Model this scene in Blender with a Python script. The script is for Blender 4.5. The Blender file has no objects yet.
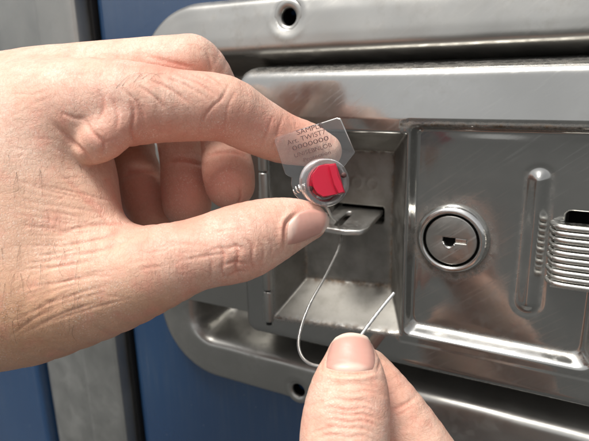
import bpy, bmesh, math, random
import numpy as np
from mathutils import Vector, Matrix

random.seed(7); rng = np.random.default_rng(7)
scene = bpy.context.scene
col = scene.collection

# ------------------------------------------------------------------ camera
# camera solved from the vanishing points of the door fittings.  Lengths in mm,
# lock cylinder = origin, x right along the door, y into the door, z up.
F = 540.0; CX, CY = 294.5, 220.5; LIFT = 1300.0
r_ = np.array([1044, 121.3, -540.]); r_ /= np.linalg.norm(r_)
d_ = np.array([47, 2000, 540.]); d_ -= r_ * (r_ @ d_); d_ /= np.linalg.norm(d_)
n_ = np.cross(r_, d_)
P0 = np.array([(452 - CX) / F, (239 - CY) / F, 1]) * 200
ROT = np.array([r_, n_, -d_])                       # camera frame (right, down, forward) -> door frame
def ray(px, py): return np.array([(px - CX) / F, (py - CY) / F, 1.])
def c2w(p):                                         # camera mm -> door mm
    return (np.asarray(p, float) - P0) @ ROT.T
def at(px, py, z): return c2w(ray(px, py) * z)      # pixel at a camera distance
def on(px, py, Y=0.):                               # pixel on the plane y = Y of the door
    v = ray(px, py); t = (P0 @ n_ + Y) / (v @ n_); return c2w(v * t)
def M_(p):                                          # door mm -> metres
    p = np.asarray(p, float); return (p + np.array([0, 0, LIFT])) * 0.001

cam = bpy.data.cameras.new('camera'); camo = bpy.data.objects.new('camera', cam); col.objects.link(camo)
cr, cu, cb = ROT @ [1, 0, 0], ROT @ [0, -1, 0], ROT @ [0, 0, -1]
pos = M_(c2w(np.zeros(3)))
camo.matrix_world = Matrix(((cr[0], cu[0], cb[0], pos[0]), (cr[1], cu[1], cb[1], pos[1]),
                            (cr[2], cu[2], cb[2], pos[2]), (0, 0, 0, 1)))
cam.sensor_width = 36; cam.lens = 36 * F / 589
cam.clip_start = 0.004; cam.clip_end = 2000
cam.dof.use_dof = True; cam.dof.focus_distance = 0.160; cam.dof.aperture_fstop = 21
scene.camera = camo

# ------------------------------------------------------------------ light
w = bpy.data.worlds.new('World'); scene.world = w; w.use_nodes = True
nt = w.node_tree; nt.nodes.clear()
sky = nt.nodes.new('ShaderNodeTexSky'); sky.sky_type = 'NISHITA'; sky.sun_disc = False
SUN_EL, SUN_AZ = 66, 205
sky.sun_elevation = math.radians(SUN_EL); sky.sun_rotation = math.radians(SUN_AZ)
sky.dust_density = 4; sky.air_density = 1.0; sky.ozone_density = 1
hs = nt.nodes.new('ShaderNodeHueSaturation'); hs.inputs['Saturation'].default_value = 0.10
bg = nt.nodes.new('ShaderNodeBackground'); bg.inputs['Strength'].default_value = 0.105
wo = nt.nodes.new('ShaderNodeOutputWorld')
nt.links.new(sky.outputs[0], hs.inputs['Color']); nt.links.new(hs.outputs[0], bg.inputs[0]); nt.links.new(bg.outputs[0], wo.inputs[0])
sl = bpy.data.lights.new('sun', 'SUN'); sl.energy = 2.2; sl.angle = math.radians(20); sl.color = (1, .95, .88)
so = bpy.data.objects.new('sun', sl); col.objects.link(so)
az = math.radians(SUN_AZ); el = math.radians(SUN_EL)
sd = Vector((math.sin(az) * math.cos(el), math.cos(az) * math.cos(el), math.sin(el)))
so.rotation_euler = sd.to_track_quat('Z', 'Y').to_euler()
scene.view_settings.view_transform = 'Standard'; scene.view_settings.look = 'None'
scene.view_settings.gamma = 1; scene.view_settings.exposure = 0.62
scene.cycles.use_denoising = True
try:
    scene.cycles.denoiser = 'OPENIMAGEDENOISE'; scene.cycles.denoising_input_passes = 'RGB_ALBEDO_NORMAL'
except Exception: pass
scene.cycles.max_bounces = 7; scene.cycles.transmission_bounces = 7; scene.cycles.glossy_bounces = 4; scene.cycles.diffuse_bounces = 3
scene.cycles.sample_clamp_indirect = 6

# ------------------------------------------------------------------ materials
MAT = {}
class NT:
    def __init__(s, name):
        m = bpy.data.materials.new(name); m.use_nodes = True; s.m = m; s.t = m.node_tree
        s.b = s.t.nodes['Principled BSDF']; MAT[name] = m
    def n(s, ty, **kw):
        o = s.t.nodes.new(ty)
        for k, v in kw.items():
            if k in o.inputs: o.inputs[k].default_value = v
            else: setattr(o, k, v)
        return o
    def l(s, a, b): s.t.links.new(a, b)
    def ramp(s, src, *stops):
        r = s.n('ShaderNodeValToRGB'); e = r.color_ramp.elements
        while len(e) < len(stops): e.new(0.5)
        for el_, (p, c) in zip(e, stops):
            el_.position = p; el_.color = (c, c, c, 1) if not isinstance(c, tuple) else (*c, 1)
        s.l(src, r.inputs[0]); return r.outputs[0]
    def noise(s, vec, scale, detail=4, rough=.55, stretch=None):
        if stretch:
            mp = s.n('ShaderNodeMapping'); mp.inputs['Scale'].default_value = stretch
            if len(stretch) and isinstance(stretch, tuple): pass
            s.l(vec, mp.inputs[0]); vec = mp.outputs[0]
        o = s.n('ShaderNodeTexNoise', Scale=scale, Detail=detail, Roughness=rough); s.l(vec, o.inputs['Vector']); return o.outputs[0]
    def mix(s, fac, a, b, mode='MIX'):
        o = s.n('ShaderNodeMix'); o.data_type = 'RGBA'; o.blend_type = mode
        for v, i in ((fac, 0), (a, 6), (b, 7)):
            if isinstance(v, (int, float)): o.inputs[i].default_value = v
            elif isinstance(v, tuple): o.inputs[i].default_value = (*v, 1)
            else: s.l(v, o.inputs[i])
        return o.outputs[2]
    def math(s, op, a, b):
        o = s.n('ShaderNodeMath'); o.operation = op
        for v, i in ((a, 0), (b, 1)):
            if isinstance(v, (int, float)): o.inputs[i].default_value = v
            else: s.l(v, o.inputs[i])
        return o.outputs[0]
    def bump(s, h, strength, dist, prev=None):
        o = s.n('ShaderNodeBump', Strength=strength, Distance=dist); s.l(h, o.inputs['Height'])
        if prev: s.l(prev, o.inputs['Normal'])
        return o.outputs[0]
    def set(s, **kw):
        for k, v in kw.items():
            k = k.replace('_', ' ')
            if isinstance(v, tuple): s.b.inputs[k].default_value = (*v, 1) if len(v) == 3 and k != 'Subsurface Radius' else v
            elif isinstance(v, (int, float)): s.b.inputs[k].default_value = v
            else: s.l(v, s.b.inputs[k])

def steel(name, c, r0, r1, dirt, scratch=.25, met=1.0, rough_scale=60, dirtcol=(.09, .075, .055), smear=0.0):
    k = NT(name); g = k.n('ShaderNodeNewGeometry').outputs['Position']
    n1 = k.noise(g, rough_scale, 6); n2 = k.noise(g, 220, 5); n3 = k.noise(g, 26, 3)
    sc = k.noise(g, 900, 3, .6, (.04, 1, 1)); sc2 = k.noise(g, 800, 3, .6, (1, 1, .05))
    mp = k.n('ShaderNodeMapping'); mp.inputs['Rotation'].default_value = (0, math.radians(38), 0); k.l(g, mp.inputs[0])
    sc3 = k.noise(mp.outputs[0], 1100, 2, .6, (.03, 1, 1))
    rr = k.math('ADD', k.ramp(n1, (.3, r0), (.75, r1)), k.math('MULTIPLY', k.ramp(sc3, (.56, 0.), (.66, .25)), scratch * 2))
    dm = k.math('MULTIPLY', k.ramp(n2, (.48, 0.), (.68, 1.)), k.ramp(n3, (.42, 0.), (.66, 1.)))
    dm = k.math('MULTIPLY', dm, dirt)
    cc = k.mix(k.ramp(n3, (.3, 0.), (.7, 1.)), tuple(x * .86 for x in c), c)
    cc = k.mix(k.math('MULTIPLY', k.ramp(sc3, (.58, 0.), (.7, 1.)), scratch), cc, tuple(min(1, x * 1.25) for x in c))
    k.set(Base_Color=k.mix(dm, cc, dirtcol), Metallic=k.math('SUBTRACT', met, k.math('MULTIPLY', dm, .8)),
          Roughness=k.math('ADD', rr, k.math('MULTIPLY', dm, .35)))
    b = k.bump(sc, .10 * scratch * 2, .0002); b = k.bump(sc3, .10 * scratch * 2, .0002, b); b = k.bump(n3, .05, .002, b)
    k.set(Normal=k.bump(n2, .05, .0004, b)); steel.last = k; return k
steel('stainless_plate', (.405, .402, .384), .06, .20, .12, .14, .92)
_k = steel.last
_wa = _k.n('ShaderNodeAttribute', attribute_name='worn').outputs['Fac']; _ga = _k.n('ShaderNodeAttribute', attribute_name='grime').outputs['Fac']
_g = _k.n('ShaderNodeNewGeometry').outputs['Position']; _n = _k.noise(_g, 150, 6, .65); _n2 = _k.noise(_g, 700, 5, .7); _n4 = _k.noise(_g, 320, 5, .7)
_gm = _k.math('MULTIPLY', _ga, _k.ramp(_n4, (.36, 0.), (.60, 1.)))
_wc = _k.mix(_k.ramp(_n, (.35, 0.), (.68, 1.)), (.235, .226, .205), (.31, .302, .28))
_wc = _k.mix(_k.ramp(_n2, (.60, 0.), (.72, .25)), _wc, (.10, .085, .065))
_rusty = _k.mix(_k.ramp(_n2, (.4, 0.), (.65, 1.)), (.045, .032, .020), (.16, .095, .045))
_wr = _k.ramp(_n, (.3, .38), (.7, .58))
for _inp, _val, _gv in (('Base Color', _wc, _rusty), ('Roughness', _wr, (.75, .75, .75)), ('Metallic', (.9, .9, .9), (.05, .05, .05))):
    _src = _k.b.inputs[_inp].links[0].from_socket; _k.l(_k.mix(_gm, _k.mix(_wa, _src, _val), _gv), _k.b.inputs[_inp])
steel('stainless_rim', (.47, .462, .435), .28, .44, .35, .08, .92)
steel('stainless_latch', (.72, .71, .68), .30, .44, .25, .2)
steel('galvanised', (.44, .44, .42), .45, .62, .12, .06)
steel('chrome', (.74, .73, .70), .07, .20, .25, .2, 1.0, 200)
steel('cylinder_face', (.50, .49, .46), .25, .45, .5, .3, 1.0, 200)
steel('grip_steel', (.66, .65, .61), .20, .34, .3, .2, 1.0, 120)
steel('wire_metal', (.90, .89, .86), .40, .5, .1, .1, 1.0, 300)

k = NT('blue_paint'); g = k.n('ShaderNodeNewGeometry').outputs['Position']
n1 = k.noise(g, 12, 5); n2 = k.noise(g, 500, 4); st = k.noise(g, 260, 4, .6, (1, 1, .08)); ch = k.noise(g, 420, 3, .7)
bc = k.mix(k.ramp(n1, (.35, 0.), (.7, 1.)), (.008, .040, .110), (.012, .052, .132))
dust = k.math('MULTIPLY', k.ramp(st, (.45, 0.), (.75, .32)), k.ramp(n1, (.4, .1), (.65, .6)))
bc = k.mix(dust, bc, (.12, .14, .16))
bc = k.mix(k.ramp(ch, (.735, 0.), (.75, .8)), bc, (.25, .26, .26))
k.set(Base_Color=bc, Roughness=k.math('ADD', k.ramp(n1, (.3, .10), (.7, .22)), k.math('MULTIPLY', dust, .5)), Coat_Weight=1.0, Coat_Roughness=.06, IOR=1.6)
k.set(Normal=k.bump(n2, .12, .0003, k.bump(n1, .2, .003)))
k = NT('black_rubber'); k.set(Base_Color=(.008, .008, .008), Roughness=.7)
k = NT('black_hole'); k.set(Base_Color=(.004, .004, .004), Roughness=.9); k.b.inputs['Specular IOR Level'].default_value = .1
k = NT('clear_plastic'); k.set(Base_Color=(.95, .96, .97), Roughness=.04, Transmission_Weight=.985, IOR=1.45)
k = NT('cloudy_plastic'); k.set(Base_Color=(.95, .95, .96), Roughness=.22, Transmission_Weight=.93, IOR=1.08)
k = NT('red_plastic'); g = k.n('ShaderNodeNewGeometry').outputs['Position']
k.set(Base_Color=(.47, .003, .028), Roughness=.20, Subsurface_Weight=.0, Subsurface_Scale=.0006)
k.set(Normal=k.bump(k.noise(g, 1200, 3), .1, .0002))
k = NT('ink'); k.set(Base_Color=(.10, .045, .04), Roughness=.6)
k = NT('asphalt'); g = k.n('ShaderNodeNewGeometry').outputs['Position']
k.set(Base_Color=k.mix(k.noise(g, 3, 5), (.040, .042, .042), (.070, .073, .073)), Roughness=.9)
k = NT('hair'); k.set(Base_Color=(.02, .014, .010), Roughness=.45)

def skin(name, c1, c2, c3):
    k = NT(name); g = k.n('ShaderNodeNewGeometry').outputs['Position']
    at_ = k.n('ShaderNodeAttribute', attribute_name='tone'); fc = k.n('ShaderNodeAttribute', attribute_name='fc'); tn = k.n('ShaderNodeAttribute', attribute_name='tan')
    n1 = k.noise(g, 90, 5, .6); n2 = k.noise(g, 420, 4, .6); n3 = k.noise(g, 2200, 3)
    c = k.mix(k.ramp(n1, (.32, 0.), (.70, 1.)), c1, c2)
    c = k.mix(k.math('MULTIPLY', k.ramp(n2, (.45, 0.), (.72, 1.)), .40), c, c3)
    c = k.mix(tn.outputs['Fac'], c, k.mix(k.ramp(n2, (.35, 0.), (.7, 1.)), (.56, .305, .175), (.66, .40, .25)))
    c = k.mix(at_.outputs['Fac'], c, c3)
    n5 = k.noise(g, 160, 3, .5); c = k.mix(k.ramp(n5, (.52, 0.), (.70, .45)), c, (.72, .31, .235))
    # pale dry flecks
    fl = k.math('MULTIPLY', k.ramp(n3, (.58, 0.), (.67, 1.)), k.ramp(n1, (.42, 0.), (.62, .65)))
    c = k.mix(fl, c, (.86, .72, .62))
    skin.c = c
    k.set(Roughness=k.ramp(n2, (.3, .46), (.7, .66)), Subsurface_Weight=.22, Subsurface_Scale=.0018,
          Subsurface_Radius=(1.0, .38, .22)); k.b.inputs['Specular IOR Level'].default_value = .42
    # fine lattice of skin lines and cross wrinkles; 'fc' runs along the fingers (mm)
    wn = k.n('ShaderNodeTexNoise', Scale=.16, Detail=3); k.l(fc.outputs['Vector'], wn.inputs['Vector'])
    va = k.n('ShaderNodeVectorMath', operation='MULTIPLY_ADD'); k.l(wn.outputs['Color'], va.inputs[0])
    va.inputs[1].default_value = (4, 4, 4); k.l(fc.outputs['Vector'], va.inputs[2]); fv = va.outputs[0]
    vo = k.n('ShaderNodeTexVoronoi', Scale=1.0, feature='DISTANCE_TO_EDGE')
    mp = k.n('ShaderNodeMapping'); mp.inputs['Scale'].default_value = (.95, .55, .7); k.l(fv, mp.inputs[0]); k.l(mp.outputs[0], vo.inputs['Vector'])
    vo2 = k.n('ShaderNodeTexVoronoi', Scale=2.3, feature='DISTANCE_TO_EDGE'); k.l(mp.outputs[0], vo2.inputs['Vector'])
    h1 = k.math('ADD', k.ramp(vo.outputs[0], (0., 0.), (.10, 1.)), k.math('MULTIPLY', k.ramp(vo2.outputs[0], (0., 0.), (.14, 1.)), .5))
    lines = k.math('MULTIPLY', k.math('SUBTRACT', 1.0, k.ramp(vo.outputs[0], (0., 0.), (.085, 1.))), .30)
    k.set(Base_Color=k.mix(lines, skin.c, (.52, .27, .19)))
    h2 = k.noise(fv, 1.0, 6, .62, (.75, .13, .22))
    h3 = k.noise(fv, 1.0, 5, .6, (.20, .7, .3))
    big = k.ramp(k.noise(fc.outputs['Vector'], .07, 2), (.35, .15), (.65, 1.))
    b = k.bump(k.math('MULTIPLY', h2, big), .55, .0008); b = k.bump(h3, .28, .0006, b); b = k.bump(h1, .25, .00014, b)
    k.set(Normal=k.bump(n3, .09, .00012, b)); return k
skin('skin', (.71, .45, .335), (.79, .565, .455), (.67, .28, .205))
k = NT('nail'); g = k.n('ShaderNodeNewGeometry').outputs['Position']
uvn = k.n('ShaderNodeAttribute', attribute_name='tone')
k.set(Base_Color=k.mix(uvn.outputs['Fac'], (.60, .33, .27), (.80, .64, .54)), Roughness=.42, Subsurface_Weight=.2, Subsurface_Scale=.001)
k.set(Normal=k.bump(k.noise(g, 500, 3), .16, .0004))

# ------------------------------------------------------------------ helpers
def obj(name, verts, faces, mat, parent=None, smooth=True, mm=True):
    me = bpy.data.meshes.new(name)
    v = M_(verts) if mm else np.asarray(verts, float)
    me.from_pydata([tuple(p) for p in v], [], [tuple(int(i) for i in f_) for f_ in faces]); me.update()
    me.materials.append(MAT[mat])
    if smooth: me.polygons.foreach_set('use_smooth', np.ones(len(me.polygons), bool))
    o = bpy.data.objects.new(name, me); col.objects.link(o)
    if parent is not None:
        o.parent = parent; o.matrix_parent_inverse = parent.matrix_world.inverted()
    return o
def from_bm(name, bm, mat, parent=None, smooth=False, angle=None):
    bmesh.ops.recalc_face_normals(bm, faces=bm.faces)
    v = [tuple(q.co) for q in bm.verts]; bm.verts.index_update()
    f_ = [[q.index for q in fa.verts] for fa in bm.faces]; bm.free()
    o = obj(name, v, f_, mat, parent, smooth)
    if angle is not None:
        o.data.set_sharp_from_angle(angle=math.radians(angle))
    return o
def empty(name, p, label, cat):
    o = bpy.data.objects.new(name, None); col.objects.link(o); o.location = M_(p); o.empty_display_size = .01
    o['label'] = label; o['category'] = cat; bpy.context.view_layer.update(); return o
def tag(o, label, cat): o['label'] = label; o['category'] = cat
def catmull(P, m):
    P = np.asarray(P, float); n = len(P); out = []
    for i in range(n - 1):
        a, b, c, d = P[max(i - 1, 0)], P[i], P[i + 1], P[min(i + 2, n - 1)]
        for t in np.linspace(0, 1, m, endpoint=False):
            out.append(.5 * (2 * b + (c - a) * t + (2 * a - 5 * b + 4 * c - d) * t * t + (3 * b - a - 3 * c + d) * t ** 3))
    out.append(P[-1]); return np.array(out)
def tube(path, rad, seg=8, twist=0.0, lobes=0, amp=0.0):
    path = np.asarray(path, float); n = len(path)
    T = np.gradient(path, axis=0); T /= np.linalg.norm(T, axis=1)[:, None]
    N = np.cross(T[0], [0.3, 0.5, .8]); N /= np.linalg.norm(N); V = []; s = 0
    rad = np.broadcast_to(rad, (n,))
    for i in range(n):
        N = N - T[i] * (N @ T[i]); N /= np.linalg.norm(N); B = np.cross(T[i], N)
        if i: s += np.linalg.norm(path[i] - path[i - 1])
        for j in range(seg):
            a = 2 * math.pi * j / seg
            rr = rad[i] * (1 + amp * math.cos(lobes * (a + twist * s)))
            V.append(path[i] + rr * (N * math.cos(a) + B * math.sin(a)))
    Fc = [[i * seg + j, i * seg + (j + 1) % seg, (i + 1) * seg + (j + 1) % seg, (i + 1) * seg + j] for i in range(n - 1) for j in range(seg)]
    Fc += [list(range(seg))[::-1], [(n - 1) * seg + j for j in range(seg)]]
    return np.array(V), Fc
def lathe(profile, o, e1, e2, e3, seg=64):
    """profile (radius, height along e3), closed loop of revolution"""
    V = []; m = len(profile)
    for i in range(seg):
        a = 2 * math.pi * i / seg
        for (rr, h) in profile: V.append(o + rr * (math.cos(a) * e1 + math.sin(a) * e2) + h * e3)
    Fc = [[i * m + j, i * m + j + 1, ((i + 1) % seg) * m + j + 1, ((i + 1) % seg) * m + j] for i in range(seg) for j in range(m - 1)]
    return np.array(V), Fc
def plate(outer, holes, fn, depth, bevel=0.0, segs=2):
    """flat outline (2D) with holes, mapped by fn(u, v, h) and extruded by depth -> bmesh"""
    bm = bmesh.new(); ed = []
    for loop in [outer] + list(holes):
        vs = [bm.verts.new((p[0], p[1], 0)) for p in loop]
        ed += [bm.edges.new((vs[i], vs[(i + 1) % len(vs)])) for i in range(len(vs))]
    bmesh.ops.triangle_fill(bm, use_beauty=True, use_dissolve=True, edges=ed)
    r = bmesh.ops.extrude_face_region(bm, geom=bm.faces[:])
    for v in [g for g in r['geom'] if isinstance(g, bmesh.types.BMVert)]: v.co.z += depth
    bmesh.ops.recalc_face_normals(bm, faces=bm.faces)
    if bevel:
        e = [e for e in bm.edges if len(e.link_faces) == 2 and e.calc_face_angle(0) > math.radians(50)]
        bmesh.ops.bevel(bm, geom=e, offset=bevel, segments=segs, profile=.5, affect='EDGES')
    for v in bm.verts: v.co = Vector(fn(*v.co))
    return bm
def rrect(x0, x1, z0, z1, r, n=6):
    out = []
    for cx, cz, a0 in ((x1 - r, z1 - r, 0), (x0 + r, z1 - r, 90), (x0 + r, z0 + r, 180), (x1 - r, z0 + r, 270)):
        for i in range(n + 1):
            a = math.radians(a0 + 90 * i / n); out.append((cx + r * math.cos(a), cz + r * math.sin(a)))
    return out
def circ(cx, cz, r, n=32): return [(cx + r * math.cos(2 * math.pi * i / n), cz + r * math.sin(2 * math.pi * i / n)) for i in range(n)]
def sdrr(x, z, x0, x1, z0, z1, r):
    qx = np.abs(x - (x0 + x1) / 2) - (x1 - x0) / 2 + r; qz = np.abs(z - (z0 + z1) / 2) - (z1 - z0) / 2 + r
    return np.hypot(np.maximum(qx, 0), np.maximum(qz, 0)) + np.minimum(np.maximum(qx, qz), 0) - r
def table(pts, blur=.6):
    xs = np.arange(pts[0][0] - 6, pts[-1][0] + 6, .05); ys = np.interp(xs, [p[0] for p in pts], [p[1] for p in pts])
    kx = np.arange(-60, 61) * .05; g = np.exp(-kx ** 2 / (2 * (blur / 2) ** 2)); g /= g.sum()
    yp = np.convolve(np.pad(ys, 60, mode='edge'), g, 'valid')
    return lambda o: np.interp(o, xs, yp)
def ss(a, b, x): t = np.clip((x - a) / (b - a), 0, 1); return t * t * (3 - 2 * t)
def smax(a, b, k): h = np.clip(.5 + .5 * (a - b) / k, 0, 1); return b + (a - b) * h + k * h * (1 - h)
def heightfield(name, xs, zs, fn, mat, parent):
    X, Z = np.meshgrid(xs, zs); Y = fn(X, Z); nx, nz = len(xs), len(zs)
    V = np.stack([X, Y, Z], -1).reshape(-1, 3); I = np.arange(nx * nz).reshape(nz, nx)
    Fc = np.stack([I[:-1, :-1], I[:-1, 1:], I[1:, 1:], I[1:, :-1]], -1).reshape(-1, 4)
    me = bpy.data.meshes.new(name); v = M_(V).astype(np.float32)
    me.vertices.add(len(v)); me.vertices.foreach_set('co', v.ravel())
    me.loops.add(Fc.size); me.loops.foreach_set('vertex_index', Fc.ravel().astype(np.int32))
    me.polygons.add(len(Fc)); me.polygons.foreach_set('loop_start', np.arange(len(Fc), dtype=np.int32) * 4)
    me.polygons.foreach_set('use_smooth', np.ones(len(Fc), bool)); me.update(); me.validate(); me.materials.append(MAT[mat])
    o = bpy.data.objects.new(name, me); col.objects.link(o)
    o.parent = parent; o.matrix_parent_inverse = parent.matrix_world.inverted(); return o

# ------------------------------------------------------------------ setting
bm = bmesh.new(); bmesh.ops.create_grid(bm, x_segments=2, y_segments=2, size=400000)
for v in bm.verts: v.co.z = -LIFT
g_ = from_bm('ground', bm, 'asphalt'); g_['kind'] = 'structure'

def door_slab(x0, x1, edge):
    prof = table([(-2, 24), (0, 22), (.6, 15), (2, 11.2), (5, 10), (8, 10)], 1.2)
    xs = np.concatenate([x0 + np.arange(0, 12, .5), np.linspace(x0 + 12, x1 - 12, 160), x1 - np.arange(0, 12, .5)[::-1]])
    zs = np.linspace(-260, 260, 170)
    par = empty('tmp', (0, 0, 0), '', '')
    o = heightfield('door', xs, zs, lambda X, Z: np.maximum(prof(np.minimum(X - x0, x1 - X)), 10 + 34 * ss(8, 18, -sdrr(X, Z, -152, 160, -92.3, 92.3, 34))), 'blue_paint', par)
    o.parent = None; bpy.data.objects.remove(par); o['kind'] = 'structure'; return o
door_slab(-181.8, 320, 0); door_slab(-620, -270, 0)
# strip of dark seal behind the gap between the door leaves
V = [(-640, 50, -270), (340, 50, -270), (340, 50, 270), (-640, 50, 270), (-640, 60, -270), (340, 60, -270), (340, 60, 270), (-640, 60, 270)]
bk = obj('door_seal', V, [(0, 1, 2, 3), (7, 6, 5, 4), (0, 4, 5, 1), (1, 5, 6, 2), (2, 6, 7, 3), (3, 7, 4, 0)], 'black_rubber', smooth=False)
bk['kind'] = 'structure'

# vertical trim bar: rounded left roll and raised flat right face
trim = empty('trim_bar', (-214, 10, -250), 'upright grey galvanised metal trim bar on the blue door behind the left hand', 'trim bar')
def extrude_profile(name, pts, parent, mat='galvanised', blur=5):
    P = catmull(pts, 4); zs = np.linspace(-255, 255, 40); n = len(P)
    V = [(p[0], p[1], z) for z in zs for p in P]
    Fc = [[a * n + b, a * n + b + 1, (a + 1) * n + b + 1, (a + 1) * n + b] for a in range(len(zs) - 1) for b in range(n - 1)]
    return obj(name, V, Fc, mat, parent)
extrude_profile('rolled_edge', [(-268, 40), (-267.6, 18), (-266, 14), (-258, 11), (-240, 8.0), (-226, 5.6), (-217, 4.6), (-214, 6), (-213, 14)], trim)
extrude_profile('flat_face', [(-214.8, 22), (-214.6, 8), (-213.8, 2), (-211, .2), (-206, 0), (-194, 0), (-188, .3), (-185.4, 1.6), (-184.4, 5), (-184.2, 40)], trim)
extrude_profile('gasket', [(-184.0, 40), (-183.9, 12), (-183.4, 10), (-182.4, 10), (-181.8, 12), (-181.6, 40)], trim, 'black_rubber')

# ------------------------------------------------------------------ the lock
lock = empty('door_lock', (0, 10, -60), 'scratched stainless steel recessed door lock with key cylinder and open latch compartment', 'lock')
HOLES = [(-68.6, 82.2), (-68.2, -84.8), (66, 82.2), (66, -84.8)]
rim_prof = table([(-4, 16), (-.6, 13), (0, 10), (1.0, 6.2), (2.5, 4.4), (8, 3.2), (16, 2.2), (20.5, 2.0), (22.5, 3.2), (24.6, 7), (26.5, 15), (28.5, 23), (31, 27), (35, 28), (50, 28)], 1.4)
def dish_h(X, Z):
    o = -sdrr(X, Z, -152, 160, -92.3, 91.5, 36)
    Y = rim_prof(o)
    Y = Y + .25 * np.sin(X * .05 + 1) * ss(2, 8, o) + .12 * np.sin(X * .21 + Z * .1) * ss(2, 8, o)
    for hx, hz in HOLES:
        d = np.hypot(X - hx, Z - hz)
        Y = Y + .7 * (1 - ss(3.5, 8.5, d)) - .15 * np.exp(-((d - 8) / 1.5) ** 2)
        Y = Y + 14 * (1 - ss(3.4, 4.6, d))
    return Y
dish = heightfield('dish', np.concatenate([np.arange(-156, 110, .75), np.arange(110, 165, 2.)]), np.arange(-96, 96.1, .7), dish_h, 'stainless_rim', lock)
for hx, hz in HOLES:
    ys = float(dish_h(np.array([hx + 6.2]), np.array([hz]))[0]); HO = np.array([hx, 0, hz])
    EA, EB, EC = np.array([1., 0, 0]), np.array([0, 0, 1.]), np.array([0, 1., 0])
    V, Fc = lathe([(6.6, ys + .5), (6.0, ys - .05), (4.6, ys + .12), (3.7, ys + .45), (3.35, ys + .9), (3.25, ys + 2.2)], HO, EA, EB, EC, 48); obj('hole_rim', V, Fc, 'stainless_rim', dish)
    V, Fc = lathe([(3.25, ys + 2.0), (3.2, ys + 9), (.01, ys + 9)], HO, EA, EB, EC, 32); obj('bolt_hole', V, Fc, 'black_hole', dish)

hx0, hx1, hz0, hz1 = -93.5, 78, -57.5, 65
house_prof = table([(-3, 30), (0, 27), (.5, 14), (1.2, 4), (2.2, -1), (3.8, -4), (6, -5), (12, -5)], 1.3)
plate_prof = table([(-7, -30), (-5.5, -5), (0, 0), (.5, 0), (40, 0)], 2.2)
def house_h(X, Z):
    Y = house_prof(-sdrr(X, Z, hx0, hx1, hz0, hz1, 9))
    def cmin(a, b, k): h = np.clip(.5 + .5 * (b - a) / k, 0, 1); return b + (a - b) * h - k * h * (1 - h)
    t2 = cmin(cmin((X + 16.8) / 3.4, (51.0 - X) / 5.6, .7), cmin((Z + 40.6) / 4.6, (42.2 - Z) / 2.4, .7), 1.0)
    o2 = -sdrr(X, Z, -13.5, 45.5, -35.5, 39.5, 4.5)
    yp = np.where(t2 < -.6, -30, -5 + 5 * ss(0, 1, t2))
    s = np.minimum(np.minimum((X + 75.5) / 7.5, (-16.5 - X) / 11.), np.minimum((Z + 40.5 + .075 * (-16.5 - X)) / 13., (39 - Z) / 10.))
    yc = -5 + 19.5 * np.clip(s, -1, 1) ** 1.0
    yc = np.where(s < 1, yc, 14.5)
    Y = smax(smax(Y, yp, .9), np.where(s < 0, -8, yc), 1.2)
    inside = ss(.0, 3, o2)
    # pressed vertical bead
    bd = sdrr(X, Z, 24.6, 30.4, -23, 27, 2.9)
    Y = Y - 1.8 * (1 - ss(-2.9, .9, bd)) * inside + .25 * np.exp(-((bd - 1.4) / .9) ** 2) * inside
    # shallow dent around the key cylinder, oil-canning of the sheet
    Y = Y + (.35 * np.exp(-((X) ** 2 + Z ** 2) / 500.) + .22 * np.sin(X * .085 + .6) * np.cos(Z * .075)) * inside
    Y = Y + .14 * np.sin(X * .07 + Z * .13) + .15 * np.maximum(Z - 44, 0)
    # slots
    Y = Y + 9 * (1 - ss(-.45, .35, sdrr(X, Z, -54, -31.5, -1.0, 5.6, 1.2)))
    Y = Y + 9 * (1 - ss(-.45, .35, sdrr(X, Z, 37, 66, 4, 14.2, 1.6)))
    # raised stamp rings on the back wall
    for cx in (-43.5, -36.5):
        d = np.hypot(X - cx, Z - 15.5); Y = Y - .16 * np.exp(-((d - 2.3) / .55) ** 2) * (s > 1)
    return Y
HXS, HZS = np.arange(-97, 81.1, .5), np.arange(-61, 68.6, .5)
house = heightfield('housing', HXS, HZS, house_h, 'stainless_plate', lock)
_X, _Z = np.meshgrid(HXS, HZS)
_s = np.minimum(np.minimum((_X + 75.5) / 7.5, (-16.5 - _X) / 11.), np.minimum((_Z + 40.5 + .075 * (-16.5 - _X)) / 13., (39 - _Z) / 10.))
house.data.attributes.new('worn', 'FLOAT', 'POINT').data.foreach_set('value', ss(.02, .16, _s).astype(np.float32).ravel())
_d = np.hypot(_X, _Z); _lip = _Z + 40.5 + .075 * (-16.5 - _X)
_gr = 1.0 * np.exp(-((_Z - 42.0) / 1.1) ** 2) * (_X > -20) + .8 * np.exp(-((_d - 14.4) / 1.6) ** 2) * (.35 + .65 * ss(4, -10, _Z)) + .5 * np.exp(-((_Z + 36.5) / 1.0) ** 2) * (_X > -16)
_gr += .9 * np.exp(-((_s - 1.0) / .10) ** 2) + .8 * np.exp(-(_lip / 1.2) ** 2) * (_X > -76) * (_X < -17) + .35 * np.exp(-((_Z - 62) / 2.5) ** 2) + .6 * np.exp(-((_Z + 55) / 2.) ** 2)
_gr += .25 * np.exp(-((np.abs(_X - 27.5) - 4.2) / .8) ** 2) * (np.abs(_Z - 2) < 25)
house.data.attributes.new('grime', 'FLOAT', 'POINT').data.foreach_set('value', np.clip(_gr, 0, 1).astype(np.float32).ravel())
bm = plate(rrect(36.7, 66.2, 3.7, 14.5, 1.6), [], lambda u, v, h: (u, h, v), .4)
for v in bm.verts: v.co.y += 8.6
from_bm('grip_slot', bm, 'black_hole', house)
bm = plate(rrect(-54.2, -31.3, -1.2, 5.8, 1.2), [], lambda u, v, h: (u, h + 22.6, v), .4)
from_bm('latch_slot', bm, 'black_hole', house)

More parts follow.
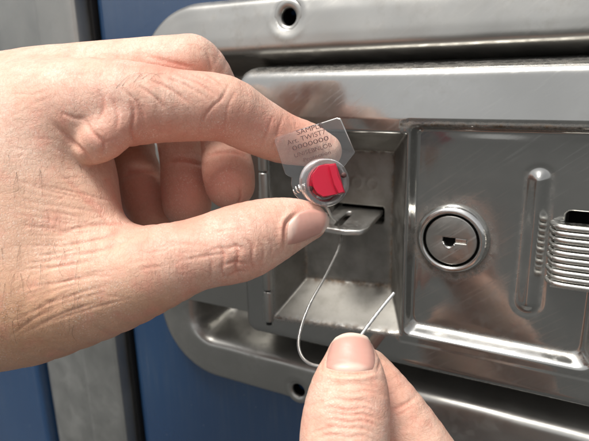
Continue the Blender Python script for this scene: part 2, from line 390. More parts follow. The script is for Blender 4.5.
# cover flap swung open to the left, with hinge knuckles
bm = plate(rrect(-146, -80.2, -46, 31, 3), [], lambda u, v, h: (u, -2.2 + h + .012 * (u + 84), v), 1.4, .3)
flap = from_bm('cover_flap', bm, 'stainless_rim', lock, True, 40)
for z0, z1 in ((31, 21.5), (20.9, -12.5), (-13.1, -31.8), (-32.4, -47)):
    path = [(-77.6, -4.6, z) for z in (z0, z0 - .25, z0 - .6, z1 + .6, z1 + .25, z1)]
    V, Fc = tube(path, [1.8, 2.1, 2.2, 2.2, 2.1, 1.8], 24); obj('hinge_knuckle', V, Fc, 'stainless_rim', flap)
V, Fc = tube([(-77.6, -4.6, 35), (-77.6, -4.6, 33), (-77.6, -4.6, -48.5)], [1.2, 1.5, 1.5], 14); obj('hinge_pin', V, Fc, 'black_rubber', flap)
bm = plate([(-80.5, -49), (-75.5, -49), (-75.5, 33), (-80.5, 33)], [], lambda u, v, h: (u, -4.9 + h, v), .9, .2)
from_bm('hinge_leaf', bm, 'stainless_rim', flap)

# latch tongue with an oblong eye
to = [(-52.5, 16), (-52.5, -1), (-51.4, -4.6), (-48.5, -6.4), (-40, -6.8), (-34.5, -5.4), (-32.4, -2.4), (-32, 16)]
ey = [(-45 + 1.7 * math.cos(a), (9.5 if math.sin(a) > 0 else -1.8) + 1.7 * math.sin(a)) for a in np.linspace(0, 2 * math.pi, 20, endpoint=False)]
bm = plate(to, [ey], lambda u, v, h: (u, v, 3.0 - h + .17 * (v - 8)), 2.1, .5, 3)
from_bm('latch_tongue', bm, 'stainless_latch', lock, True, 45)

# key cylinder
E1, E2, E3 = np.array([1., 0, 0]), np.array([0, 0, 1.]), np.array([0, -1., 0])
O = np.array([0, 0.4, 0.])
V, Fc = lathe([(13.3, -.4), (13.35, .6), (13.0, 1.5), (12.0, 2.9), (11.4, 3.25), (10.8, 3.3), (10.3, 3.0), (10.1, 2.0), (10.1, 0.2)], O, E1, E2, E3, 96)
cyl = obj('lock_cylinder', V, Fc, 'chrome', lock)
V, Fc = lathe([(10.1, .7), (9.2, .7)], O, E1, E2, E3, 64); obj('cylinder_gap', V, Fc, 'black_hole', cyl)
key = [(-3.0, 1.0), (-3.0, -.8)] + [(-.6 + 1.8 * math.cos(a), -.8 + 1.7 * math.sin(a)) for a in np.linspace(math.pi, 2 * math.pi, 9)] + [(5.6, -.8), (5.6, 1.0)]
bm = plate(circ(0, 0, 9.25, 72), [key], lambda u, v, h: (u, O[1] - 2.5 + h, v), 2.4, .35, 3)
from_bm('plug_face', bm, 'cylinder_face', cyl, True, 35)
bm = plate([(-4.2, -3.6), (6.4, -3.6), (6.4, 2.0), (-4.2, 2.0)], [], lambda u, v, h: (u, O[1] - .9 + h, v), .3)
from_bm('keyhole_back', bm, 'black_hole', cyl)
bm = plate([(1.5, -.7), (5.5, -.7), (5.5, .8), (1.5, .8)], [], lambda u, v, h: (u, O[1] - 1.9 + h, v), .8, .15)
from_bm('key_shutter', bm, 'grip_steel', cyl)
V, Fc = tube([(-.6 + 2.0 * math.cos(a), O[1] - 2.3, -1.0 + 2.1 * math.sin(a)) for a in np.linspace(math.pi * 1.05, 1.95 * math.pi, 12)], .38, 8)
obj('keyhole_lip', V, Fc, 'chrome', cyl)

# ribbed thumb grip, ten slats
pth = [(33.2, -.4), (33.5, -2.2), (34.9, -4.6), (37.4, -5.6), (40, -5.8), (46, -5.8), (60, -5.8), (75, -5.8)]
pc = catmull([(a, b, 0) for a, b in pth], 5)[:, :2]
grip = None
for i in range(10):
    zc = 10.0 - i * 2.2 + random.uniform(-.09, .09); jx = random.uniform(-.35, .35)
    prof = [(-.95, 1.6), (-.95, -.2), (-.7, -.75), (-.2, -1.0), (.2, -1.0), (.7, -.75), (.95, -.2), (.95, 1.6)]   # (dz, dn)
    T = np.gradient(pc, axis=0); T /= np.linalg.norm(T, axis=1)[:, None]; V = []
    for p, t in zip(pc, T):
        nn = np.array([t[1], -t[0]])                # outward normal (towards camera)
        nn = nn if nn[1] < 0 else -nn
        for dz, dn in prof: V.append((p[0] + jx - nn[0] * dn, p[1] - nn[1] * dn, zc + dz))
    m = len(prof); n = len(pc)
    Fc = [[a * m + b, a * m + (b + 1) % m, (a + 1) * m + (b + 1) % m, (a + 1) * m + b] for a in range(n - 1) for b in range(m)]
    Fc += [list(range(m)), [(n - 1) * m + j for j in range(m)][::-1]]
    if grip is None:
        bm = plate([(34.2, -11.6), (75, -11.6), (75, 10.6), (34.2, 10.6)], [], lambda u, v, h: (u, -4.2 + h, v), 3.6)
        grip = from_bm('thumb_grip', bm, 'grip_steel', lock)
    obj('slat', V, Fc, 'grip_steel', grip)

# ------------------------------------------------------------------ seal
fc_, bc_ = at(327.5, 183, 152.5), at(321, 181.5, 158.2)
e3 = fc_ - bc_; L = np.linalg.norm(e3); e3 /= L
up = at(327, 150, 155) - at(327, 183, 155); e1 = np.cross(up, e3); e1 /= np.linalg.norm(e1); e2 = np.cross(e3, e1)
seal = empty('security_seal', at(327, 206, 156), 'clear plastic twist seal with red knob and printed flag held between the fingers', 'seal')
V, Fc = lathe([(.01, 0), (6.3, 0), (6.75, .4), (6.8, L - .5), (6.5, L), (5.5, L + .1), (5.2, L - .3), (5.1, 1.6), (4.7, 1.2), (.01, 1.2)], bc_, e1, e2, e3, 64)
body = obj('seal_body', V, Fc, 'cloudy_plastic', seal); body.data.set_sharp_from_angle(angle=math.radians(40))
def camplane(z): return lambda u, v, h: c2w(ray(u, v) * z + np.array([0, 0, h]))
fl = [(277, 136.6), (337, 117.4), (340.5, 118.2), (342, 121), (355, 151.5), (354.6, 153.4), (344, 166.5), (347.5, 178), (345.5, 191), (338, 201), (327, 207), (314, 207.5), (302, 202.5), (294, 194), (291, 184), (291.5, 177.5), (286.5, 175), (284.8, 172.8), (274.4, 141.5), (274.8, 138.4)]
flag = from_bm('flag', plate(fl, [], camplane(157.4), 1.2, .26, 2), 'clear_plastic', seal, True, 40)
rot = [(318, 166), (326, 164.2), (335.8, 163.0), (338, 169), (340, 175), (342, 182), (345.4, 192.5), (339, 194), (331, 195.5), (323, 196.8), (317, 193), (313.4, 187), (312.3, 181), (313.2, 173.5)]
knob = from_bm('knob', plate(rot, [], camplane(150.6), 5.5, .5, 3), 'red_plastic', seal, True, 40)
fin = [(329, 165.2), (335.2, 164.0), (337.2, 169.5), (338.2, 175.5), (341.2, 182), (344.4, 191.8), (338.5, 193.6), (334, 184), (331, 174)]
from_bm('knob_wing', plate(fin, [], camplane(146.8), 4.2, .5, 3), 'red_plastic', knob, True, 40)
V, Fc = lathe([(.01, 1.3), (4.3, 1.3), (4.3, L - 2.0), (.01, L - 2.0)], bc_ + e3 * .05, e1, e2, e3, 40); obj('knob_stem', V, Fc, 'red_plastic', knob)
def helix(p, q, rad, turns, wire):
    a = q - p; Lh = np.linalg.norm(a); a = a / Lh; b = np.cross(a, [.2, .4, .9]); b /= np.linalg.norm(b); c = np.cross(a, b)
    t = np.linspace(0, 1, int(turns * 18))
    P = [p + a * Lh * s + rad * (b * math.cos(2 * math.pi * turns * s) + c * math.sin(2 * math.pi * turns * s)) for s in t]
    return tube(P, wire, 8)
V, Fc = helix(at(295, 190.5, 158.5), at(304.5, 187, 157.0), 1.0, 3.2, .28); obj('wire_coil', V, Fc, 'chrome', seal)
for (hx_, hy_) in ((344.2, 175.2), (310.8, 188.8)):
    p = at(hx_, hy_, 152.6); V, Fc = lathe([(.01, .3), (.45, .3), (.7, .1), (.8, -.5)], p, e1, e2, e3, 16); obj('wire_port', V, Fc, 'ink', seal)

def lettering(txt, p0, p1, z, height_px, parent):
    cu_ = bpy.data.curves.new('t', 'FONT'); cu_.body = txt; cu_.size = 1; o = bpy.data.objects.new('t', cu_); col.objects.link(o)
    bpy.context.view_layer.update()
    me = bpy.data.meshes.new_from_object(o.evaluated_get(bpy.context.evaluated_depsgraph_get()))
    bpy.data.objects.remove(o)
    co = np.array([v.co[:] for v in me.vertices]); wd = co[:, 0].max() - co[:, 0].min()
    a, b = np.array(p0, float), np.array(p1, float); ax = (b - a); ay = np.array([ax[1], -ax[0]]) / np.linalg.norm(ax)
    V = [c2w(ray(*(a + ax * ((c[0] - co[:, 0].min()) / wd) + ay * c[1] * height_px / .7)) * z) for c in co]
    Fc = [list(p.vertices) for p in me.polygons]; bpy.data.meshes.remove(me)
    obj('printed_text', V, Fc, 'ink', parent, False)
lettering('SAMPLE', (297.5, 135.0), (323, 127.2), 157.35, 4.8, flag)
lettering('Art. TWIST7', (287.6, 145.3), (326, 133.6), 157.35, 4.8, flag)
lettering('0000000', (293, 150.6), (329, 139.7), 157.35, 4.4, flag)
lettering('UNISEBNLOB', (295, 157.6), (332, 146.4), 157.35, 4.2, flag)
lettering('Protection', (304, 161.8), (331, 153.6), 157.35, 3.8, flag)

# ------------------------------------------------------------------ wire
wp = [(318, 196, 158), (327, 208, 164), (331, 216, 185), (334, 219, 208), (337.5, 221, 224), (339.5, 229, 233), (341, 237, 227), (338.5, 249, 214),
      (326, 275, 199), (309, 306, 185), (299.5, 334, 174), (299.5, 351, 167), (307, 362, 162), (322, 366, 157.5), (345, 360, 154.6), (362, 334, 154.2), (380, 310, 158), (394, 293, 161)]
P = catmull([at(*q) for q in wp], 14)
V, Fc = tube(P, .50, 10, 2.2, 3, .10)
wire = obj('seal_wire', V, Fc, 'wire_metal')
tag(wire, 'thin silver wire looped through the latch and pinched by the lower thumb', 'wire')

# ------------------------------------------------------------------ hands
def smin(a, b, k):
    h = np.clip(.5 + .5 * (b - a) / k, 0, 1); return b + (a - b) * h - k * h * (1 - h)
class Hand:
    def __init__(s, chains, sub=3):
        s.ch = []
        for c in chains:
            N = [(*(ray(a, b) * z), r * z / F) for a, b, z, r in c['n']]
            N = catmull(N, sub) if len(N) > 1 else np.array(N * 2) + np.array([[0, 0, 0, 0], [.01, 0, 0, 0]])
            s.ch.append((N[:, :3], N[:, 3], c.get('k', 3.), c.get('sz', 1.)))
        s.A = np.concatenate([c[0][:-1] for c in s.ch]).astype(np.float32); s.AB = np.concatenate([np.diff(c[0], axis=0) for c in s.ch]).astype(np.float32)
        s.R0 = np.concatenate([c[1][:-1] for c in s.ch]).astype(np.float32); s.DR = np.concatenate([np.diff(c[1]) for c in s.ch]).astype(np.float32)
        s.L2 = (s.AB ** 2).sum(1); s.CI = np.concatenate([np.full(len(c[0]) - 1, i) for i, c in enumerate(s.ch)])
    def seg(s, p, j):
        q = p - s.A[j]; t = np.clip(q @ (s.AB[j] / s.L2[j]), 0, 1); q -= t[:, None] * s.AB[j]
        return np.sqrt((q * q).sum(1)) - (s.R0[j] + t * s.DR[j])
    def sdf(s, p):
        p = p.astype(np.float32); out = np.empty(len(p), np.float32); st = 4096
        for c0 in range(0, len(p), st): out[c0:c0 + st] = s._sdf(p[c0:c0 + st])
        return out
    def _sdf(s, p):
        lo, hi = p.min(0), p.max(0); c = (lo + hi) / 2; h = np.linalg.norm(hi - lo) / 2
        q = c - s.A; t = np.clip((q * s.AB).sum(1) / s.L2, 0, 1); ds = np.linalg.norm(q - t[:, None] * s.AB, axis=1) - (s.R0 + t * s.DR)
        use = np.where(ds <= ds.min() + 2 * h + 13)[0]; out = None
        for i in np.unique(s.CI[use]):
            d = None
            for j in use[s.CI[use] == i]:
                e = s.seg(p, j); d = e if d is None else np.minimum(d, e)
            k = s.ch[i][2]
            if callable(k): k = k(p[:, 0] / p[:, 2] * F + CX, p[:, 1] / p[:, 2] * F + CY)
            out = d if out is None else smin(out, d, k)
        return out
    def mesh(s, vox, pad=2.0):
        lo = np.min([(A - R[:, None]).min(0) for A, R, *_ in s.ch], 0) - pad; hi = np.max([(A + R[:, None]).max(0) for A, R, *_ in s.ch], 0) + pad
        B = 8; nb = np.ceil((hi - lo) / (vox * B)).astype(int); n = nb * B
        cx = [lo[i] + (np.arange(nb[i]) + .5) * B * vox for i in range(3)]
        Gc = np.stack(np.meshgrid(*cx, indexing='ij'), -1).reshape(-1, 3)
        dc = s.sdf(Gc); near = np.abs(dc) < B * vox * 1.25
        vol = np.repeat(np.repeat(np.repeat(np.where(dc > 0, 9., -9.).reshape(nb).astype(np.float32), B, 0), B, 1), B, 2)
        off = np.stack(np.meshgrid(*[(np.arange(B) - (B - 1) / 2) * vox] * 3, indexing='ij'), -1).reshape(-1, 3)
        idx = np.argwhere(near.reshape(nb)); cen = Gc[near]
        for c0 in range(0, len(idx), 8):
            ii = idx[c0:c0 + 8]; pts = (cen[c0:c0 + 8][:, None] + off).reshape(-1, 3)
            dv = s.sdf(pts).reshape(len(ii), B, B, B)
            for q, (x, y, z) in enumerate(ii): vol[x * B:x * B + B, y * B:y * B + B, z * B:z * B + B] = dv[q]
        org = lo + vox * .5
        # surface nets
        neg = vol < 0; cs = sum(neg[i:n[0] - 1 + i, j:n[1] - 1 + j, k:n[2] - 1 + k].astype(np.int8) for i in (0, 1) for j in (0, 1) for k in (0, 1))
        act = (cs > 0) & (cs < 8); ai = np.argwhere(act); vid = np.full(act.shape, -1, np.int32); vid[act] = np.arange(len(ai))
        corner = {(i, j, k): vol[ai[:, 0] + i, ai[:, 1] + j, ai[:, 2] + k] for i in (0, 1) for j in (0, 1) for k in (0, 1)}
        acc = np.zeros((len(ai), 3), np.float32); cnt = np.zeros(len(ai), np.float32)
        for ax in range(3):
            for u in (0, 1):
                for v in (0, 1):
                    a = [u, v]; a.insert(ax, 0); b = [u, v]; b.insert(ax, 1); va, vb = corner[tuple(a)], corner[tuple(b)]
                    m = (va < 0) != (vb < 0); t = np.where(m, va / np.where(m, va - vb, 1), 0)
                    e = np.tile(np.array(a, np.float32), (len(ai), 1)); e[:, ax] = t; acc[m] += e[m]; cnt[m] += 1
        V = (ai + acc / cnt[:, None]) * vox + org; Fs = []
        for ax in range(3):
            o1, o2 = [(1, 2), (2, 0), (0, 1)][ax]
            sl0 = [slice(1, -1)] * 3; sl0[ax] = slice(0, n[ax] - 1); s1 = list(sl0); s1[ax] = slice(1, n[ax])
            a, b = neg[tuple(sl0)], neg[tuple(s1)]; e = np.argwhere(a != b); flip = a[a != b]
            base = e.copy(); base[:, o1] += 1; base[:, o2] += 1
            def vv(du, dv):
                q = base.copy(); q[:, o1] += du; q[:, o2] += dv; return vid[q[:, 0], q[:, 1], q[:, 2]]
            qd = np.stack([vv(-1, -1), vv(0, -1), vv(0, 0), vv(-1, 0)], -1); qd[~flip] = qd[~flip][:, ::-1]; Fs.append(qd)
        Fs = np.concatenate(Fs); Fs = Fs[(Fs >= 0).all(1)]
        return V, Fs
    def grad(s, p, e=.3):
        g = np.stack([s.sdf(p + np.eye(3)[i] * e) - s.sdf(p - np.eye(3)[i] * e) for i in range(3)], -1)
        return g / np.maximum(np.linalg.norm(g, axis=1), 1e-6)[:, None]
    def cast(s, pix, z0=100., z1=230.):
        dirs = np.array([ray(a, b) for a, b in pix]); ln = np.linalg.norm(dirs, axis=1); t = np.full(len(pix), z0)
        for _ in range(90): t = np.minimum(t + .7 * s.sdf(dirs * t[:, None]) / ln, z1)
        return dirs * t[:, None]
def pxof(V): return np.stack([V[:, 0] / V[:, 2] * F + CX, V[:, 1] / V[:, 2] * F + CY], -1)
def polydist(P, line):
    line = np.asarray(line, float); best = np.full(len(P), 1e9)
    for a, b in zip(line[:-1], line[1:]):
        ab = b - a; t = np.clip(((P - a) @ ab) / (ab @ ab), 0, 1); best = np.minimum(best, np.linalg.norm(P - a - t[:, None] * ab, axis=1))
    return best
def curve2(pts, m=8): return catmull([(a, b, 0) for a, b in pts], m)[:, :2]
def build_hand(name, H, vox, creases, tones, label, origin, axis, tans=()):
    V, Fq = H.mesh(vox); PX = pxof(V)
    fn = np.cross(V[Fq[:, 2]] - V[Fq[:, 0]], V[Fq[:, 3]] - V[Fq[:, 1]])
    N = np.stack([np.bincount(Fq.ravel(), np.repeat(fn[:, i], 4), len(V)) for i in range(3)], -1); N /= np.maximum(np.linalg.norm(N, axis=1), 1e-9)[:, None]
    sg = V[:200] + N[:200] * 1.0
    if (H.sdf(sg) > H.sdf(V[:200])).mean() < .5: N = -N; Fq = Fq[:, ::-1]
    view = V / np.linalg.norm(V, axis=1)[:, None]; facing = np.clip(-np.einsum('ij,ij->i', N, view) * 3, 0, 1)
    disp = np.zeros(len(V)); tone = np.zeros(len(V))
    for pts, wd, dep, zmax in creases:
        ln = curve2(pts); bb0, bb1 = ln.min(0) - wd * 4, ln.max(0) + wd * 4
        m = np.where((PX > bb0).all(1) & (PX < bb1).all(1) & (V[:, 2] < zmax))[0]
        if not len(m): continue
        d = polydist(PX[m], ln); a, b = ln[0], ln[-1]
        end = np.minimum(np.linalg.norm(PX[m] - a, axis=1), np.linalg.norm(PX[m] - b, axis=1)); L_ = np.linalg.norm(np.diff(ln, axis=0), axis=1).sum()
        tp = np.clip(end / (L_ * .25 + 1e-3), .0, 1) ** .7
        gz = np.exp(-(d / wd) ** 2) * tp * facing[m]
        disp[m] -= dep * gz
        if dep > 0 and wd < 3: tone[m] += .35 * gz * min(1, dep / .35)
    tan = np.zeros(len(V))
    for (x, y, rx, ry, s_) in tans: tan += s_ * np.exp(-((PX[:, 0] - x) / rx) ** 2 - ((PX[:, 1] - y) / ry) ** 2)
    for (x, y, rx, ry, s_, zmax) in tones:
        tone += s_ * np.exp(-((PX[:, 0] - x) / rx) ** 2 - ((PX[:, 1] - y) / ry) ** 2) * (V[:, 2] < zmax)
    ca, sa = math.cos(axis), math.sin(axis); fcv = np.stack([V[:, 0] * ca + V[:, 1] * sa, -V[:, 0] * sa + V[:, 1] * ca, V[:, 2]], -1)
    V = V + N * disp[:, None]
    root = empty(name, origin, label, 'hand')
    me = bpy.data.meshes.new('skin'); v = M_(c2w(V)).astype(np.float32)
    me.vertices.add(len(v)); me.vertices.foreach_set('co', v.ravel()); me.loops.add(Fq.size); me.loops.foreach_set('vertex_index', Fq.ravel().astype(np.int32))
    me.polygons.add(len(Fq)); me.polygons.foreach_set('loop_start', np.arange(len(Fq), dtype=np.int32) * 4)
    me.polygons.foreach_set('use_smooth', np.ones(len(Fq), bool)); me.update(); me.materials.append(MAT['skin'])
    me.attributes.new('tone', 'FLOAT', 'POINT').data.foreach_set('value', np.clip(tone, 0, 1).astype(np.float32))
    me.attributes.new('tan', 'FLOAT', 'POINT').data.foreach_set('value', np.clip(tan, 0, 1).astype(np.float32))
    me.attributes.new('fc', 'FLOAT_VECTOR', 'POINT').data.foreach_set('vector', fcv.astype(np.float32).ravel())
    o = bpy.data.objects.new('skin', me); col.objects.link(o); o.parent = root; o.matrix_parent_inverse = root.matrix_world.inverted()
    print(name, len(V), 'verts'); return root
def nail(H, prox, dist, side0, side1, parent, nu=26, nv=30, lift=.45, free=.6):
    """Coons patch between four pixel curves laid on the finger, thickened"""
    def rs(c, n):
        c = curve2(c, 12); s = np.concatenate([[0], np.cumsum(np.linalg.norm(np.diff(c, axis=0), axis=1))]); q = np.linspace(0, s[-1], n)
        return np.stack([np.interp(q, s, c[:, 0]), np.interp(q, s, c[:, 1])], -1)
    c0, c1, d0, d1 = rs(prox, nu), rs(dist, nu), rs(side0, nv), rs(side1, nv)
    G = np.zeros((nv, nu, 2)); U = np.linspace(0, 1, nu); Vv = np.linspace(0, 1, nv)
    for i, v in enumerate(Vv):
        for j, u in enumerate(U):
            G[i, j] = (1 - v) * c0[j] + v * c1[j] + (1 - u) * d0[i] + u * d1[i] - ((1 - u) * (1 - v) * c0[0] + u * (1 - v) * c0[-1] + (1 - u) * v * c1[0] + u * v * c1[-1])
    P = H.cast(G.reshape(-1, 2)); N = H.grad(P, 1.2)
    u, v = np.tile(U, nv), np.repeat(Vv, nu)
    e = np.minimum(np.minimum(u, 1 - u) / .16, v / .12); prof = np.clip(e, 0, 1) ** .6
    h = -.35 + (lift + .35) * prof + free * .3 * np.clip((v - .75) / .25, 0, 1) ** 2
    top = P + N * h[:, None]; bot = P - N * .9
    n = nu * nv; Vt = np.concatenate([top, bot]); I = np.arange(n).reshape(nv, nu); Fc = []
    for i in range(nv - 1):
        for j in range(nu - 1):
            Fc.append((I[i, j], I[i, j + 1], I[i + 1, j + 1], I[i + 1, j])); Fc.append(tuple(n + q for q in (I[i, j], I[i + 1, j], I[i + 1, j + 1], I[i, j + 1])))
    bd = list(I[0]) + list(I[1:, -1]) + list(I[-1, -2::-1]) + list(I[-2:0:-1, 0])
    for a, b in zip(bd, bd[1:] + bd[:1]): Fc.append((b, a, n + a, n + b))
    bm = bmesh.new(); vs = [bm.verts.new(c2w(p)) for p in Vt]
    for q in Fc: bm.faces.new([vs[i] for i in q])
    o = from_bm('nail', bm, 'nail', parent, True, 55)
    tn = np.concatenate([np.clip((v - .90) / .06, 0, 1) * .9 + .55 * (1 - np.clip((np.hypot((u - .5) / .34, (v + .02) / .26) - .8) / .35, 0, 1))] * 2)
    o.data.attributes.new('tone', 'FLOAT', 'POINT').data.foreach_set('value', tn.astype(np.float32)); return o
def hairs(H, lines, parent, rad=.05, lift=1.0):
    cs = [curve2(p, 6) for p in lines]; allc = np.concatenate(cs); P = H.cast(allc); N = H.grad(P, 1.); o = 0
    for c in cs:
        n = len(c); t = np.linspace(0, 1, n); Q = P[o:o + n] + N[o:o + n] * (.05 + lift * np.sin(t * 2.4))[:, None]; o += n
        V, Fc = tube(c2w(Q), rad * (1 - .75 * t) + .010, 5); obj('hair', V, Fc, 'hair', parent)

kthumb = lambda x, y: np.clip(9 - (x - 80) / 80 * 8, 1.0, 9).astype(np.float32)
kidx = lambda x, y: np.clip(8 - (x - 60) / 60 * 6.6, 1.2, 8).astype(np.float32)
left = Hand([
    # palm / back of the hand, wrist and forearm going off to the left
    dict(n=[(30, 120, 178, 56), (-30, 150, 178, 78), (-110, 190, 176, 92), (-200, 225, 172, 88), (-320, 255, 168, 92)]),
    dict(n=[(20, 140, 196, 52), (-60, 170, 200, 66), (-140, 200, 190, 74)], k=8.),
    dict(n=[(20, 185, 172, 92), (15, 265, 170, 92), (-60, 250, 172, 96), (-140, 235, 172, 90)], k=10.),
    # thumb
    dict(n=[(308, 221.5, 158, 19.5), (297, 223, 157.5, 24), (283, 226.5, 157, 29), (262, 234, 156, 35), (236, 244, 154, 39), (196, 254.5, 153, 36.5), (155, 268, 153, 43.5), (110, 281, 156, 53), (50, 289, 162, 67), (-15, 288, 168, 79)], k=kthumb),
    # web between thumb and index
    dict(n=[(62, 168, 160, 30), (82, 205, 158, 30), (96, 240, 157, 33)], k=8.),
    dict(n=[(40, 150, 165, 55), (50, 215, 165, 62)], k=9.),
    # index finger
    dict(n=[(324, 151, 172, 18), (306, 144, 170.5, 22), (281, 137.5, 168, 25.5), (250, 122.5, 163, 29.5), (223, 108.5, 158, 33), (180, 106, 154, 35.5), (140, 104, 153, 40.5), (95, 106, 156, 47), (40, 118, 166, 56)], k=kidx),
    # pinched fold of skin under the index knuckle
    dict(n=[(122, 124, 147, 20), (104, 138, 148, 22), (92, 148, 151, 17)], k=2.2),
    # middle finger
    dict(n=[(0, 98, 184, 42), (60, 84, 178, 37.5), (130, 74, 173, 34), (180, 66.5, 171, 30.5), (195, 66, 172, 28.5), (212, 86, 177, 24.5), (221, 120, 186, 24), (225, 148, 185, 23.5), (228, 170, 181, 26), (230, 184, 179, 25)], k=lambda x, y: np.clip(8 - (x - 60) / 80 * 6.5, 1.5, 8).astype(np.float32)),
    # ring finger
    dict(n=[(0, 125, 205, 44), (90, 105, 204, 34), (165, 95, 202, 30), (179, 122, 201, 27), (183, 158, 198, 23), (186, 182, 194, 25), (187, 203, 191, 24.5)], k=1.5),
    # little finger
    dict(n=[(-10, 150, 215, 40), (60, 140, 214, 28), (118, 132, 218, 29), (132, 160, 214, 24), (142, 190, 206, 25), (152, 216, 202, 22)], k=1.5),
])
CL = []
# index finger wrinkles
for a in [[(163, 76), (188, 86), (206, 98)], [(176, 74), (200, 84), (217, 97)], [(150, 80), (172, 90), (190, 104)], [(190, 74), (208, 80), (222, 90)], [(136, 84), (156, 98), (170, 114)], [(205, 74), (216, 79), (226, 88)], [(122, 88), (138, 104), (146, 122)]]:
    CL.append((a, 1.4, .42, 166))
CL.append(([(230, 82), (222, 98), (213, 106), (204, 118), (200, 134)], 1.3, .30, 170))
CL.append(([(238, 88), (229, 104), (226, 120), (222, 138)], 1.5, .16, 170))
CL.append(([(283, 116), (279, 128), (276, 140), (270, 155)], 1.6, .22, 175))
CL.append(([(275, 112), (270, 124), (266, 136), (260, 150)], 1.4, .15, 175))
CL += [([(128, 96), (134, 112), (132, 132), (138, 146)], 2.0, .5, 165), ([(112, 98), (118, 114), (116, 130)], 1.8, .35, 165), ([(100, 92), (104, 106), (98, 122)], 1.8, .3, 165),
       ([(84, 118), (92, 132), (104, 144), (100, 158)], 2.2, .5, 165), ([(52, 122), (70, 140), (86, 156), (95, 168)], 2.6, .7, 170), ([(60, 112), (74, 118), (86, 118)], 2.0, .3, 165)]
CL += [([(166, 165), (176, 161), (188, 161), (205, 166)], 2.2, .8, 230), ([(206, 158), (218, 153), (236, 153), (250, 160)], 2.0, .5, 230), ([(240, 188), (241, 197), (237, 206)], 1.3, .5, 230), ([(120, 178), (132, 172), (150, 172), (160, 178)], 2.0, .6, 230), ([(168, 182), (186, 178), (204, 182)], 3.5, -.5, 230), ([(207, 178), (229, 172), (248, 178)], 4.5, -.4, 230)]
CL += [([(145, 55), (170, 62), (196, 68)], 2., .3, 178), ([(205, 48), (210, 60), (212, 74)], 1.6, .25, 185)]
# thumb knuckle wrinkles
for a, d in [([(219, 243), (224, 256), (222, 270), (228, 285)], .4), ([(232, 240), (238, 252), (236, 268), (241, 280)], .45), ([(244, 238), (252, 246), (252, 262), (256, 274)], .4), ([(226, 250), (236, 246), (246, 250)], .3), ([(222, 266), (234, 262), (246, 264)], .3),
             ([(208, 252), (212, 264), (210, 278), (214, 288)], .25), ([(258, 240), (264, 250), (262, 264)], .25), ([(266, 238), (272, 246), (271, 256)], .2), ([(228, 276), (238, 272), (248, 272)], .25)]:
    CL.append((a, 1.5, d, 165))
CL += [([(234, 253), (240, 258)], 5.5, -.25, 165), ([(226, 262), (230, 270)], 5., -.2, 165)]
# nail fold of the thumb
CL += [([(300, 211), (289, 220), (284.5, 229), (284.5, 248)], 1.3, .5, 165), ([(296, 209), (284, 219), (281, 232), (281, 249)], 2.2, -.5, 165)]
# long fan of fine wrinkles on the web and thumb base
for i in range(40):
    y0 = 176 + i * 4.1 + random.uniform(-3, 3); x0 = random.uniform(8, 60); L0 = random.uniform(40, 90)
    yt = 224 + (i - 9) * 2.4
    pts = [(x0, y0), (x0 + L0 * .5, y0 + (yt - y0) * .42 + random.uniform(-3, 3)), (x0 + L0, y0 + (yt - y0) * .75 + random.uniform(-2, 2))]
    CL.append((pts, random.uniform(.8, 1.4), random.uniform(.08, .22), 175))
for i in range(16):
    x0 = 128 + i * 6 + random.uniform(-2, 2); y0 = 252 + random.uniform(-14, 22) - i * 1.2
    CL.append(([(x0, y0), (x0 + 14, y0 - 3 + random.uniform(-2, 2)), (x0 + 30, y0 - 4)], 1.2, random.uniform(.08, .18), 165))
for i in range(46):
    x0 = random.uniform(2, 110); y0 = random.uniform(75, 345); a = random.uniform(-.5, .5) + (1.2 if random.random() < .45 else 0); L0 = random.uniform(12, 30)
    CL.append(([(x0, y0), (x0 + L0 * .5 * math.cos(a), y0 + L0 * .5 * math.sin(a) + random.uniform(-1, 1)), (x0 + L0 * math.cos(a), y0 + L0 * math.sin(a))], 1.1, random.uniform(.06, .14), 175))
CL += [([(60, 232), (90, 226), (118, 224), (130, 228)], 2.0, .4, 170), ([(64, 246), (96, 240), (124, 232)], 1.8, .35, 170), ([(72, 256), (104, 250), (136, 236)], 1.7, .25, 170),
       ([(58, 172), (80, 192), (102, 214), (112, 226)], 2.4, .35, 170)]
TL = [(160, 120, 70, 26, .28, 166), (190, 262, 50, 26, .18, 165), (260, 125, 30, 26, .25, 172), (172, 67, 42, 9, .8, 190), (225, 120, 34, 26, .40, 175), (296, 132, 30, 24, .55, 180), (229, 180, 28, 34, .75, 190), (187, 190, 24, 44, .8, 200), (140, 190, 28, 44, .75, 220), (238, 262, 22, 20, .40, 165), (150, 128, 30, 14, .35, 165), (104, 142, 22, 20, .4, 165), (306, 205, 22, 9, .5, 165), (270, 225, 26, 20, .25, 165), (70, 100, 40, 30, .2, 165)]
lh = build_hand('hand', left, .46, CL, TL, 'left hand in front of the lock pinching the clear seal with thumb and index finger', at(-60, 250, 175), -.22, [(20, 330, 130, 62, .85), (40, 210, 70, 60, .35), (150, 300, 60, 22, .4), (-150, 250, 140, 140, .7)])
nail(left, [(300, 212.5), (290.5, 220), (286.5, 229), (286.5, 246.5)], [(324.5, 211.5), (327.2, 217), (326.3, 225), (319.5, 234.5)],
     [(300, 212.5), (308, 208.5), (317, 208.2), (324.5, 211.5)], [(286.5, 246.5), (297, 244.8), (309, 240.5), (319.5, 234.5)], lh)
HL = []
for i in range(34):
    x0 = random.uniform(-4, 84); y0 = random.uniform(245, 326) if i > 8 else random.uniform(150, 250); L0 = random.uniform(12, 26); a = random.uniform(1.35, 1.75); bnd = random.uniform(-3, 1)
    HL.append([(x0, y0), (x0 + L0 * .5 * math.cos(a) + bnd, y0 + L0 * .5 * math.sin(a)), (x0 + L0 * math.cos(a), y0 + L0 * math.sin(a))])
hairs(left, HL, lh, .020, .4)
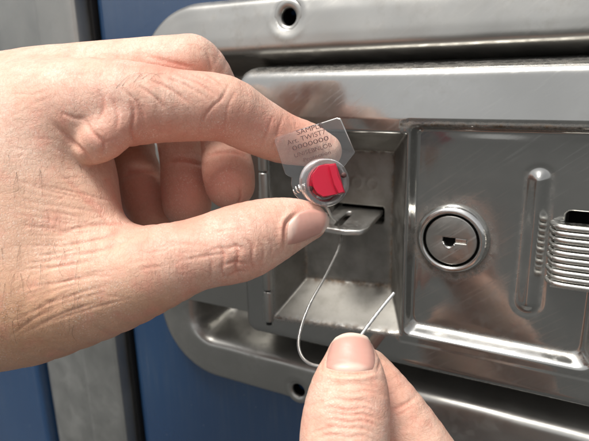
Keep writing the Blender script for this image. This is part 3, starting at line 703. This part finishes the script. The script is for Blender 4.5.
hairs(left, [[(116, 88), (124, 80), (132, 75), (142, 74)], [(122, 86), (130, 78), (140, 76)], [(134, 82), (141, 75), (149, 73)], [(142, 79), (150, 74), (156, 75), (160, 78)], [(150, 80), (156, 75), (166, 74)]], lh, .020, .2)

right = Hand([
    dict(n=[(351, 357, 148, 24.0), (351.5, 372, 147, 31), (349, 394, 145, 39.5), (346, 420, 143, 44), (344, 450, 141, 45), (346, 500, 138, 46), (356, 560, 137, 56), (372, 640, 140, 72)]),
    dict(n=[(369, 370, 164, 21), (378, 389, 162, 28), (393, 420, 160, 37), (418, 464, 158, 43), (446, 516, 157, 47), (462, 580, 154, 52), (452, 660, 152, 60)], k=lambda x, y: np.clip(1 + (y - 520) / 12, 1., 9).astype(np.float32)),
    dict(n=[(372, 448, 178, 26), (388, 476, 177, 34), (418, 520, 175, 42), (440, 585, 172, 48), (430, 670, 168, 60)], k=1.6),
    dict(n=[(360, 490, 194, 26), (378, 512, 192, 32), (408, 550, 190, 38), (425, 615, 186, 44), (420, 690, 180, 56)], k=1.6),
    dict(n=[(355, 545, 206, 24), (378, 565, 205, 28), (402, 605, 200, 34), (408, 680, 194, 48)], k=1.6),
    dict(n=[(372, 640, 142, 72), (405, 690, 150, 95), (415, 760, 150, 100), (425, 860, 146, 95)], k=10.),
    dict(n=[(430, 660, 172, 60), (430, 740, 170, 74), (425, 820, 160, 82)], k=9.),
])
CR = [([(322, 382), (336, 386), (352, 384), (368, 386), (380, 388)], 1.6, .22, 160), ([(316, 392), (334, 390), (350, 394), (366, 391), (384, 396)], 1.4, .18, 160)]
for y0, dp in ((402, .30), (409, .34), (416, .36), (422, .30), (430, .36), (437, .25)):
    CR.append(([(312 + random.uniform(-4, 6), y0 + 4), (330, y0 - 2 + random.uniform(-1, 1)), (348, y0 + random.uniform(-2, 2)), (364, y0 - 1), (381 + random.uniform(-6, 3), y0 + 5)], 1.5, dp, 160))
for i in range(14):
    x0 = random.uniform(308, 350); y0 = random.uniform(378, 440); CR.append(([(x0, y0), (x0 + 9, y0 - 1.5 + random.uniform(-1, 1)), (x0 + 20, y0 + random.uniform(-2, 2))], 1.0, random.uniform(.06, .14), 160))
CR += [([(322, 366), (323.5, 371), (349, 374.5), (375, 373)], 1.3, .5, 160), ([(320, 372), (334, 378), (349, 379), (366, 378), (379, 374)], 2.2, -.5, 160), ([(378, 346), (380.5, 360), (377, 374)], 1.6, .3, 160), ([(327, 347), (322, 360), (321, 370)], 1.6, .3, 160)]
CR += [([(390, 411), (398, 408), (408, 403), (416, 397)], 1.8, .4, 190), ([(394, 417), (404, 412), (414, 406)], 1.4, .2, 190)]
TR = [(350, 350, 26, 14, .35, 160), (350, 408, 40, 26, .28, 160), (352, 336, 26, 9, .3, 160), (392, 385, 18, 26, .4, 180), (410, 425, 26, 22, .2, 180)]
rh = build_hand('hand', right, .46, CR, TR, 'right hand at the bottom with upright thumb and forefinger gripping the wire end', at(440, 700, 150), math.pi / 2)
nail(right, [(324.5, 368), (336, 371.6), (349, 372.8), (362, 372.2), (374.5, 370)], [(331, 343.5), (341, 337), (352, 335), (363, 337), (371.5, 342.5)],
     [(324.5, 368), (324.8, 360), (327, 351), (331, 343.5)], [(374.5, 370), (377, 362), (375.8, 351), (371.5, 342.5)], rh)
